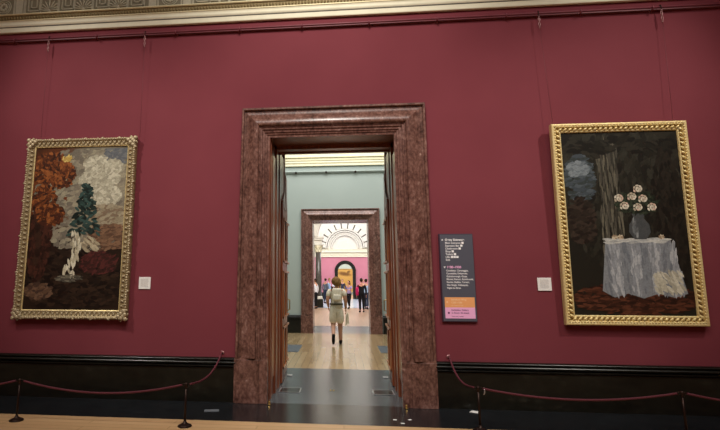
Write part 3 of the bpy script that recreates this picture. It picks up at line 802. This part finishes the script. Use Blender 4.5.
# small things on the marble border
def card(x, y, w, d, rz, label, name='floor_card'):
    tag(MB().box(-w/2, w/2, -d/2, d/2, 0, .004, .001).build(name, M['label'], None, (x, y, 0), (0, 0, rz)), label, 'card', 'cards on the marble border')
card(1.60, -.19, .10, .10, -.5, 'white card on dark marble floor below the directory sign')
tag(MB().box(-.09, .09, -.05, .05, 0, .004, .001).build('floor_card', M['grille'], None, (-1.62, -.5, 0), (0, 0, .25)), 'faint grey mark on dark marble floor near the left doorway post', 'card', 'cards on the marble border')  # thin grey slip drawn for a faint mark on the floor
for x, y, lab in ((.588, -.66, 'leftmost white speck on marble floor right of doorway'), (.66, -.8, 'white speck nearest the floorboards right of doorway'), (.76, -.64, 'rightmost white speck on marble floor by doorway')):
    tag(MB().box(-.02, .02, -.014, .014, 0, .003).build('white_speck', M['label'], None, (x, y, 0), (0, 0, x*5)), lab, 'paper scrap', 'white specks')  # small flat white specks set on the floor

# ------------------------------------------------------------------ hall end: lunette, cornice, arch surround, columns
def ring(b, cx, z0, r0, r1, y0, y1, a0=0, a1=PI, n=28, stilt=0):
    for k in range(n):
        p, q = a0+(a1-a0)*k/n, a0+(a1-a0)*(k+1)/n
        b.prism([(cx+r0*math.cos(p), z0+stilt+r0*math.sin(p)), (cx+r1*math.cos(p), z0+stilt+r1*math.sin(p)),
                 (cx+r1*math.cos(q), z0+stilt+r1*math.sin(q)), (cx+r0*math.cos(q), z0+stilt+r0*math.sin(q))], y0, y1)
b = MB(); cx = .33; zl = 4.55
ring(b, cx, zl, 2.3, 2.42, 38.86, 39.02)
ring(b, cx, zl, 1.66, 1.78, 38.82, 39.02); ring(b, cx, zl, 1.5, 1.6, 38.88, 39.02); ring(b, cx, zl, 1.16, 1.26, 38.86, 39.02)
for k in range(11):
    a = PI*(k+.5)/11; w = PI/11*.41
    ring(b, cx, zl, 1.8, 2.29, 38.84, 39.02, a-w, a+w, 3)
struct(b.build('trim_4', M['white']))
b = MB()
n0 = 0
ring(b, cx, zl, 1.79, 2.3, 38.985, 39.01); ring(b, cx, zl, 1.6, 1.66, 38.985, 39.01); ring(b, cx, zl, 1.26, 1.3, 38.985, 39.01)
struct(b.build('trim_5', M['groove']))
b = MB(); b.extrude_x([(39, 3.75), (38.93, 3.75), (38.93, 3.85), (38.9, 3.87), (38.9, 4.1), (38.82, 4.12), (38.75, 4.2), (38.75, 4.3), (38.7, 4.42), (39, 4.42)], -11.9, 11.9)
for k in range(60): b.box(-6+.2*k, -5.9+.2*k, 38.86, 38.92, 3.95, 4.06)
struct(b.build('trim_6', M['cream']))
d3 = empty_struct('door_3', (0, 0, 0))
b = MB(); ring(b, cx, 2.46, .66, .94, 38.9, 39.55, 0, PI, 24)
for xa, xb in ((cx-.94, cx-.66), (cx+.66, cx+.94)): b.box(xa, xb, 38.9, 39.55, 0, 2.46)
ring(b, cx, 2.46, .86, .96, 38.84, 38.92, 0, PI, 24)
b.build('arch_surround', M['black_marble'], d3)
dado('baseboard_hall_left', -11.9, cx-.95, 39, .6, M['black_marble']); dado('baseboard_hall_right', cx+.95, 11.9, 39, .6, M['black_marble'])
def column(x, y, label):
    t = thing('column', label, 'column', (x, y, 0), group='hall columns')
    MB().box(-.28, .28, -.28, .28, 0, .5, .02).build('pedestal', M['black_marble'], t)
    MB().lathe([(.26, .5), (.27, .55), (.22, .6), (.24, .64), (.2, .68)], (0, 0, 0), 24).build('base', M['white'], t)
    MB().lathe([(.19, .66), (.192, 1.5), (.165, 3.36)], (0, 0, 0), 24).build('shaft', M['grey_marble'], t)
    cp = MB().lathe([(.165, 3.35), (.2, 3.37), (.185, 3.4), (.19, 3.55), (.21, 3.62), (.3, 3.74), (.27, 3.78)], (0, 0, 0), 24).build('capital', M['cream'], t)
    b = MB()
    for k in range(8):
        a = k*PI/4
        for z0, z1, r in ((3.4, 3.56, .235), (3.52, 3.7, .28)):
            aa = a+(PI/8 if z0 > 3.5 else 0)
            b.tube([(.18*math.cos(aa), .18*math.sin(aa), z0), (.2*math.cos(aa), .2*math.sin(aa), (z0+z1)/2), (r*math.cos(aa), r*math.sin(aa), z1), ((r+.02)*math.cos(aa), (r+.02)*math.sin(aa), z1-.04)], [.03, .03, .022, .01], 6)
    b.build('acanthus', M['cream'], cp)
    b = MB(); b.box(-.3, .3, -.3, .3, 3.77, 3.84, .01); b.box(-.24, .24, -.24, .24, 3.84, 4.08); b.box(-.3, .3, -.3, .3, 4.08, 4.2, .015); b.box(-.33, .33, -.33, .33, 4.2, 4.3, .01)
    b.build('impost', M['white'], t)
column(-1.42, 24.3, 'dark marble column with white capital at left of the hall arch')
column(2.08, 24.3, 'dark marble column with white capital at right of the hall arch')
b = MB()
ring(b, .33, 4.3, 1.86, 2.3, 23.92, 24.05); ring(b, .33, 4.3, 1.76, 1.98, 23.97, 24.6)
for k in range(9):
    a = PI*(k+.5)/9; ring(b, .33, 4.3, 1.95, 2.24, 23.88, 23.95, a-.13, a+.13, 2)
struct(b.build('trim_7', M['white']))

# ------------------------------------------------------------------ people
def skin_mesh(name, verts, edges, radii, roots, mat, parent, sub=1):
    me = bpy.data.meshes.new(name); me.from_pydata([tuple(v) for v in verts], edges, [])
    o = bpy.data.objects.new(name, me); COL.objects.link(o)
    md = o.modifiers.new('s', 'SKIN'); md.use_smooth_shade = True; md.branch_smoothing = .6
    for i, r in enumerate(radii):
        sv = me.skin_vertices[0].data[i]; sv.radius = r if isinstance(r, tuple) else (r, r); sv.use_root = i in roots
    ms = o.modifiers.new('u', 'SUBSURF'); ms.levels = sub; ms.render_levels = sub
    dg = bpy.context.evaluated_depsgraph_get(); dg.update()
    m2 = bpy.data.meshes.new_from_object(o.evaluated_get(dg))
    bpy.data.objects.remove(o); m2.materials.clear()
    m2.name = name
    for m in (mat if isinstance(mat, (list, tuple)) else [mat]): m2.materials.append(m)
    for p in m2.polygons: p.use_smooth = True
    r = bpy.data.objects.new(name, m2); COL.objects.link(r)
    if parent: r.parent = parent
    return r

def person(label, loc, rz, H, cl, pose, group=None, sleeves='long', legs='trousers', hair_style='short'):
    """cl: colours top, bottom, shoe, hair. figure faces +y before rz"""
    k = H/1.70
    t = thing('person', label, 'person', loc, (0, 0, rz), group)
    J = {}
    J['pel'] = Vector((0, 0, .93)); J['wai'] = Vector((0, .0, 1.08)); J['che'] = Vector((0, .01, 1.26)); J['nck'] = Vector((0, 0, 1.42)); J['top'] = Vector((0, .02, 1.52))
    w = pose.get('w', 1.0)
    for s, n in ((-1, 'L'), (1, 'R')):
        J['sh'+n] = Vector((s*.165*w, 0, 1.375)); J['hip'+n] = Vector((s*.088, 0, .87))
        J['kn'+n] = Vector(pose.get('kn'+n, (s*.09, .03, .49))); J['an'+n] = Vector(pose.get('an'+n, (s*.09, 0, .085))); J['to'+n] = Vector(pose.get('to'+n, (s*.10, .15, .03)))
        J['el'+n] = Vector(pose.get('el'+n, (s*.225, -.03, 1.10))); J['wr'+n] = Vector(pose.get('wr'+n, (s*.24, .04, .86)))
    names, edges, rad = [], [], []
    def chain_(seq):
        for a, r in seq:
            if a not in names: names.append(a); rad.append(r)
        for (a, _), (b_, _) in zip(seq, seq[1:]): edges.append((names.index(a), names.index(b_)))
    chain_([('pel', (.14, .105)), ('wai', (.12, .09)), ('che', (.145, .10)), ('nck', (.062, .06)), ('top', (.052, .055))])
    for n in 'LR':
        chain_([('che', 0), ('sh'+n, .055), ('el'+n, .041), ('wr'+n, .027)])
        chain_([('pel', 0), ('hip'+n, .088), ('kn'+n, .055), ('an'+n, .036), ('to'+n, (.04, .025))])
    V = [J[n]*k for n in names]; R_ = [tuple(x*k for x in r) if isinstance(r, tuple) else r*k*pose.get('g', 1)**1.6 for r in rad]; roots = {0}
    # hands: palm and five fingers each rooted in the palm
    for s, n in ((-1, 'L'), (1, 'R')):
        d = (J['wr'+n]-J['el'+n]).normalized(); side = Vector((0, 1, 0)); side = (side-d*side.dot(d)).normalized(); nor = d.cross(side)
        p0 = J['wr'+n]; p1 = p0+d*.075
        i0 = len(V); V += [p0*k, p1*k]; R_ += [(.024*k, .03*k), (.018*k, .036*k)]; edges.append((i0, i0+1)); roots.add(i0)
        for f, (off, L) in enumerate(((.03, .075), (.011, .085), (-.009, .08), (-.027, .062))):
            i0 = len(V); q = p0+d*.07+side*off
            V += [q*k, (q+d*L*.5)*k, (q+d*L*.9-nor*s*.02)*k]; R_ += [.009*k, .0085*k, .007*k]; edges += [(i0, i0+1), (i0+1, i0+2)]; roots.add(i0)
        i0 = len(V); q = p0+d*.02+side*.02
        V += [q*k, (q+d*.03+side*.03)*k, (q+d*.065+side*.036)*k]; R_ += [.011*k, .010*k, .008*k]; edges += [(i0, i0+1), (i0+1, i0+2)]; roots.add(i0)
    body = skin_mesh('body', V, edges, R_, roots, [M['skin'], M['eye'], M['lip']], t)
    # head joined into the same mesh
    hb = MB(); hc = J['top']+Vector((0, .012, .085))
    hv = hb.ball((0, 0, 0), .074, .092, .112, 20, 14)
    for v in hv:
        x, y, z = v.co
        if z < -.03: v.co.x *= 1-.28*(-z-.03)/.08; v.co.y = y*(1-.15*(-z-.03)/.08)+.008
        if y > .05: v.co.z = z; v.co.y -= .006*max(0, 1-abs(z-.012)/.03)*min(1, abs(x)/.03)
    hb.tube([(0, .083, .012), (0, .1, -.018), (0, .088, -.03)], [.008, .014, .009], 8)
    for s in (-1, 1):
        hb.ball((s*.074, -.005, -.005), .012, .022, .032, 8, 6); hb.ball((s*.03, .08, .008), .012, .008, .008, 8, 6, 1)
    hb.ball((0, .082, -.055), .024, .008, .007, 8, 6, 2)
    for v in hb.bm.verts: v.co = (v.co+hc)*k
    hb.bm.from_mesh(body.data)
    hb.bm.to_mesh(body.data); hb.bm.free()
    for p in body.data.polygons: p.use_smooth = True
    # clothes
    def garment(nm, seqs, mat):
        ns, es, rs = [], [], []
        for seq in seqs:
            for a, p, r in seq:
                if a not in ns: ns.append(a); rs.append((p, r))
            for (a, *_), (b2, *_) in zip(seq, seq[1:]): 
                e_ = (ns.index(a), ns.index(b2))
                if e_ not in es: es.append(e_)
        return skin_mesh(nm, [Vector(p)*k for p, r in rs], es, [tuple(x*k*pose.get('g', 1) for x in r) if isinstance(r, tuple) else r*k*pose.get('g', 1) for p, r in rs], {0}, mat, t)
    seqs = [[('pel', J['pel']-Vector((0, 0, .07)), (.175, .135)), ('pm', J['pel']+Vector((0, 0, .06)), (.16, .122)), ('wai', J['wai'], (.145, .11)), ('che', J['che'], (.165, .118)), ('nb', Vector((0, 0, 1.385)), (.09, .075))]]
    for n in 'LR':
        e = J['el'+n]; sh = J['sh'+n]
        if sleeves == 'long': seqs.append([('che', J['che'], 0), ('sh'+n, sh, .07), ('el'+n, e, .056), ('w'+n, e.lerp(J['wr'+n], .93), .042)])
        else: seqs.append([('che', J['che'], 0), ('sh'+n, sh, .072), ('e'+n, sh.lerp(e, .72), .062)])
    garment('shirt' if sleeves == 'short' else 'jacket', seqs, cl['top'])
    seqs = []
    for n in 'LR':
        hp, kn, an = J['hip'+n], J['kn'+n], J['an'+n]
        if legs == 'trousers': seqs.append([('wb', J['pel']+Vector((0, 0, .13)), (.145, .112)), ('pel', J['pel']-Vector((0, 0, .01)), (.158, .122)), ('h'+n, hp, .105), ('k'+n, kn, .074), ('a'+n, kn.lerp(an, .93), .058)])
        elif legs == 'shorts': seqs.append([('wb', J['pel']+Vector((0, 0, .14)), (.15, .118)), ('pel', J['pel']-Vector((0, 0, .01)), (.165, .13)), ('h'+n, hp, .115), ('m'+n, hp.lerp(kn, .5), .108), ('k'+n, hp.lerp(kn, 1.0), .098)])
    if seqs: garment('trousers' if legs == 'trousers' else 'shorts', seqs, cl['bottom'])
    for n in 'LR':
        an, to = J['an'+n], J['to'+n]; d = (to-an); hl = an-Vector((d.x, d.y, 0)).normalized()*.035+Vector((0, 0, -.03)) if Vector((d.x, d.y, 0)).length > .05 else an-Vector((0, .03, .03))
        b2 = MB(); z0 = .0
        pts = [hl, an.lerp(to, .35)+Vector((0, 0, -.012)), an.lerp(to, .8), to+d.normalized()*.04]
        b2.tube([p*k for p in pts], [.038*k, .046*k, .044*k, .028*k], 10)
        b2.ball(tuple(an*k-Vector((0, 0, .01*k))), .045*k, .05*k, .04*k)
        b2.build('shoe', cl['shoe'], t, smooth=True)
    hb = MB(); hc2 = hc*k
    hb.ball((hc2.x, hc2.y-.014*k, hc2.z+.02*k), .083*k, .094*k, .105*k, 16, 12)
    if hair_style == 'bun':
        hb.ball((hc2.x, hc2.y-.03*k, hc2.z+.0*k), .125*k, .105*k, .12*k, 16, 12); hb.ball((hc2.x+.05*k, hc2.y-.06*k, hc2.z-.05*k), .08*k, .07*k, .09*k, 12, 9); hb.ball((hc2.x+.01, hc2.y-.1*k, hc2.z-.03*k), .065*k, .05*k, .07*k, 12, 9)
    if hair_style == 'long':
        hb.tube([(hc2.x, hc2.y-.05*k, hc2.z+.03*k), (hc2.x, hc2.y-.075*k, hc2.z-.09*k), (hc2.x, hc2.y-.08*k, hc2.z-.21*k)], [.085*k, .08*k, .045*k], 12)
    hb.build('hair', cl['hair'], t, smooth=True)
    return t, J, k
W = lambda n, c: wool(n, c)
khaki = W('khaki cotton', '#dcd2bd'); stone = W('stone cotton', '#ece4d4'); bl = W('black cloth', '#17161a'); navy = W('navy cloth', '#2a3145')
brown = W('brown hair', '#7a5a34'); dark = W('dark hair', '#2a1c15'); magenta = W('magenta cloth', '#b3235f'); skyb = W('pale blue cloth', '#9db4d3'); wht = W('white cloth', '#d8d8de'); lil = W('lilac cloth', '#9a8bb5'); greyc = W('grey cloth', '#5e626a'); ol = W('olive strap', '#3b3526')
# the visitor walking away through the middle room (left foot lifted behind)
t, J, k = person('woman with brown hair in khaki shorts walking away, bag on back', (-.145, 6.3, 0), .06, 1.67,
    dict(top=khaki, bottom=stone, shoe=bl, hair=brown),
    dict(w=1.12, g=1.14, knL=(-.085, .03, .50), anL=(-.10, -.30, .26), toL=(-.10, -.27, .075), knR=(.095, .05, .49), anR=(.10, .03, .085), toR=(.105, .18, .03),
         elL=(-.235, -.05, 1.11), wrL=(-.20, .08, .93), elR=(.235, -.04, 1.12), wrR=(.245, .05, .88)), None, 'short', 'shorts', 'bun')
b = MB()
b.tube([(-.04, .13, 1.33), (-.105, .06, 1.44), (-.12, -.03, 1.44), (-.11, -.115, 1.33), (-.05, -.135, 1.2), (.02, -.14, 1.1)], .017, 8)
b.build('bag_strap', ol, t)
pk = MB().box(-.115, .125, -.235, -.13, 1.08, 1.40, .035).build('rucksack', khaki, t, smooth=True)
b = MB(); b.box(-.09, .10, -.26, -.225, 1.11, 1.24, .015); b.build('pocket', stone, pk)
MB().lathe([(.172, .985), (.176, 1.0), (.172, 1.02)], (0, 0, 0), 24).build('belt', ol, t)
b = MB()
jv = []
for i in range(9):
    for j in range(7):
        u, v = i/8, j/6
        jv.append(b.bm.verts.new((.268+.07*(v-.5)*(1+.5*u)+.01*math.sin(9*v), -.0+.03*math.sin(7*v+u*2), .765-.30*u-.03*math.cos(5*v))))
for i in range(8):
    for j in range(6): b.bm.faces.new((jv[i*7+j], jv[i*7+j+1], jv[(i+1)*7+j+1], jv[(i+1)*7+j]))
bmesh.ops.solidify(b.bm, geom=b.bm.faces[:], thickness=.012)
o = b.build('folded_jacket', stone, None, (-.145, 6.3, 0), (0, 0, .06), smooth=True)
tag(o, 'pale jacket hanging from the right hand of the woman in khaki', 'jacket')
# visitors in the hall
std = dict(w=1.0)
walk = dict(knL=(-.09, .12, .5), anL=(-.09, .16, .09), toL=(-.09, .31, .04), knR=(.09, -.0, .48), anR=(.09, -.17, .12), toR=(.09, -.06, .03))
t, J, k = person('visitor in black with magenta bag standing at right of the hall', (1.01, 19.6, 0), .1, 1.72, dict(top=bl, bottom=bl, shoe=bl, hair=dark), dict(), 'hall visitors')
MB().box(-.30, -.17, -.17, .06, .86, 1.28, .04).build('shoulder_bag', magenta, t, smooth=True)
b = MB(); b.tube([(-.22, -.05, 1.26), (-.14, -.12, 1.4), (.02, -.125, 1.44)], .012, 8); b.build('bag_strap', magenta, t)
person('visitor in pale blue top half hidden by visitor in black', (1.38, 22.5, 0), -.3, 1.70, dict(top=skyb, bottom=navy, shoe=bl, hair=dark), walk, 'hall visitors')
person('visitor in lilac and white top beside the woman in khaki', (.42, 23.2, 0), 2.6, 1.60, dict(top=lil, bottom=bl, shoe=bl, hair=dark), dict(elL=(-.24, .1, 1.12), wrL=(-.12, .26, 1.15), **walk), 'hall visitors', 'short', 'trousers', 'long')
person('visitor in white shirt at left edge of the hall', (-1.5, 22.6, 0), 1.2, 1.70, dict(top=wht, bottom=bl, shoe=bl, hair=dark), dict(), 'hall visitors')
person('visitor in grey jacket just right of the dark column', (-1.18, 30.0, 0), -.6, 1.76, dict(top=greyc, bottom=navy, shoe=bl, hair=dark), dict(), 'hall visitors')
person('visitor in pale blue shirt and navy trousers left of woman', (-.92, 30.5, 0), -1.9, 1.78, dict(top=skyb, bottom=navy, shoe=bl, hair=brown), walk, 'hall visitors')
person('visitor in white top just left of the woman in khaki', (-.52, 33.0, 0), .3, 1.66, dict(top=wht, bottom=greyc, shoe=bl, hair=brown), dict(), 'hall visitors', 'short')
person('visitor in navy jacket far off under the hall arch', (.05, 36.2, 0), 3.0, 1.74, dict(top=navy, bottom=bl, shoe=bl, hair=dark), dict(), 'hall visitors')
person('visitor in white top far off right of hall arch', (1.75, 34.5, 0), 2.9, 1.70, dict(top=wht, bottom=navy, shoe=bl, hair=brown), dict(), 'hall visitors', 'short')

# ------------------------------------------------------------------ lights
def area(name, loc, rot, sx, sy, power, col=(1, 1, 1)):
    l = bpy.data.lights.new(name, 'AREA'); l.shape = 'RECTANGLE'; l.size = sx; l.size_y = sy; l.energy = power; l.color = col
    o = bpy.data.objects.new(name, l); COL.objects.link(o); o.location = loc; o.rotation_euler = rot; return o
def spot(name, loc, target, power, angle, blend, col=(1, 1, 1), size=.12):
    l = bpy.data.lights.new(name, 'SPOT'); l.energy = power; l.spot_size = math.radians(angle); l.spot_blend = blend; l.color = col; l.shadow_soft_size = size
    o = bpy.data.objects.new(name, l); COL.objects.link(o); o.location = loc
    o.rotation_euler = (Vector(target)-Vector(loc)).to_track_quat('-Z', 'Y').to_euler(); return o
WARM = (1, .94, .86)
area('roof_light', (0, -7.5, 8.9), (0, 0, 0), 8, 5, 560, (1, .98, .94))
spot('track_spot', (-.2, -4.6, 8.4), (-.15, 0, 3.7), 1250, 66, 1, WARM, .5)
spot('track_spot', (-6.3, -4.2, 8.4), (-3.3, 0, 2.7), 1450, 42, 1, WARM, .2)
spot('track_spot', (6.3, -4.2, 8.4), (3.1, 0, 2.7), 1450, 42, 1, WARM, .2)
area('roof_light_middle', (0, 5.3, 8.9), (0, 0, 0), 6, 4.5, 820, (1, .98, .95))
area('roof_light_third', (0, 17, 8.9), (0, 0, 0), 6, 8, 1500, (1, .98, .95))
area('roof_light_hall', (0, 31.5, 9.9), (0, 0, 0), 12, 10, 2500, (1, .98, .96))
area('roof_light_last', (0, 47, 7.9), (0, 0, 0), 6, 8, 2300, (1, .97, .92))
wd = bpy.data.worlds.new('world'); SC.world = wd; wd.use_nodes = True
wd.node_tree.nodes['Background'].inputs['Color'].default_value = (.5, .5, .5, 1); wd.node_tree.nodes['Background'].inputs['Strength'].default_value = .1
vs = SC.view_settings; vs.view_transform = 'Standard'; vs.look = 'None'; vs.gamma = 1; vs.use_curve_mapping = False; vs.exposure = 0
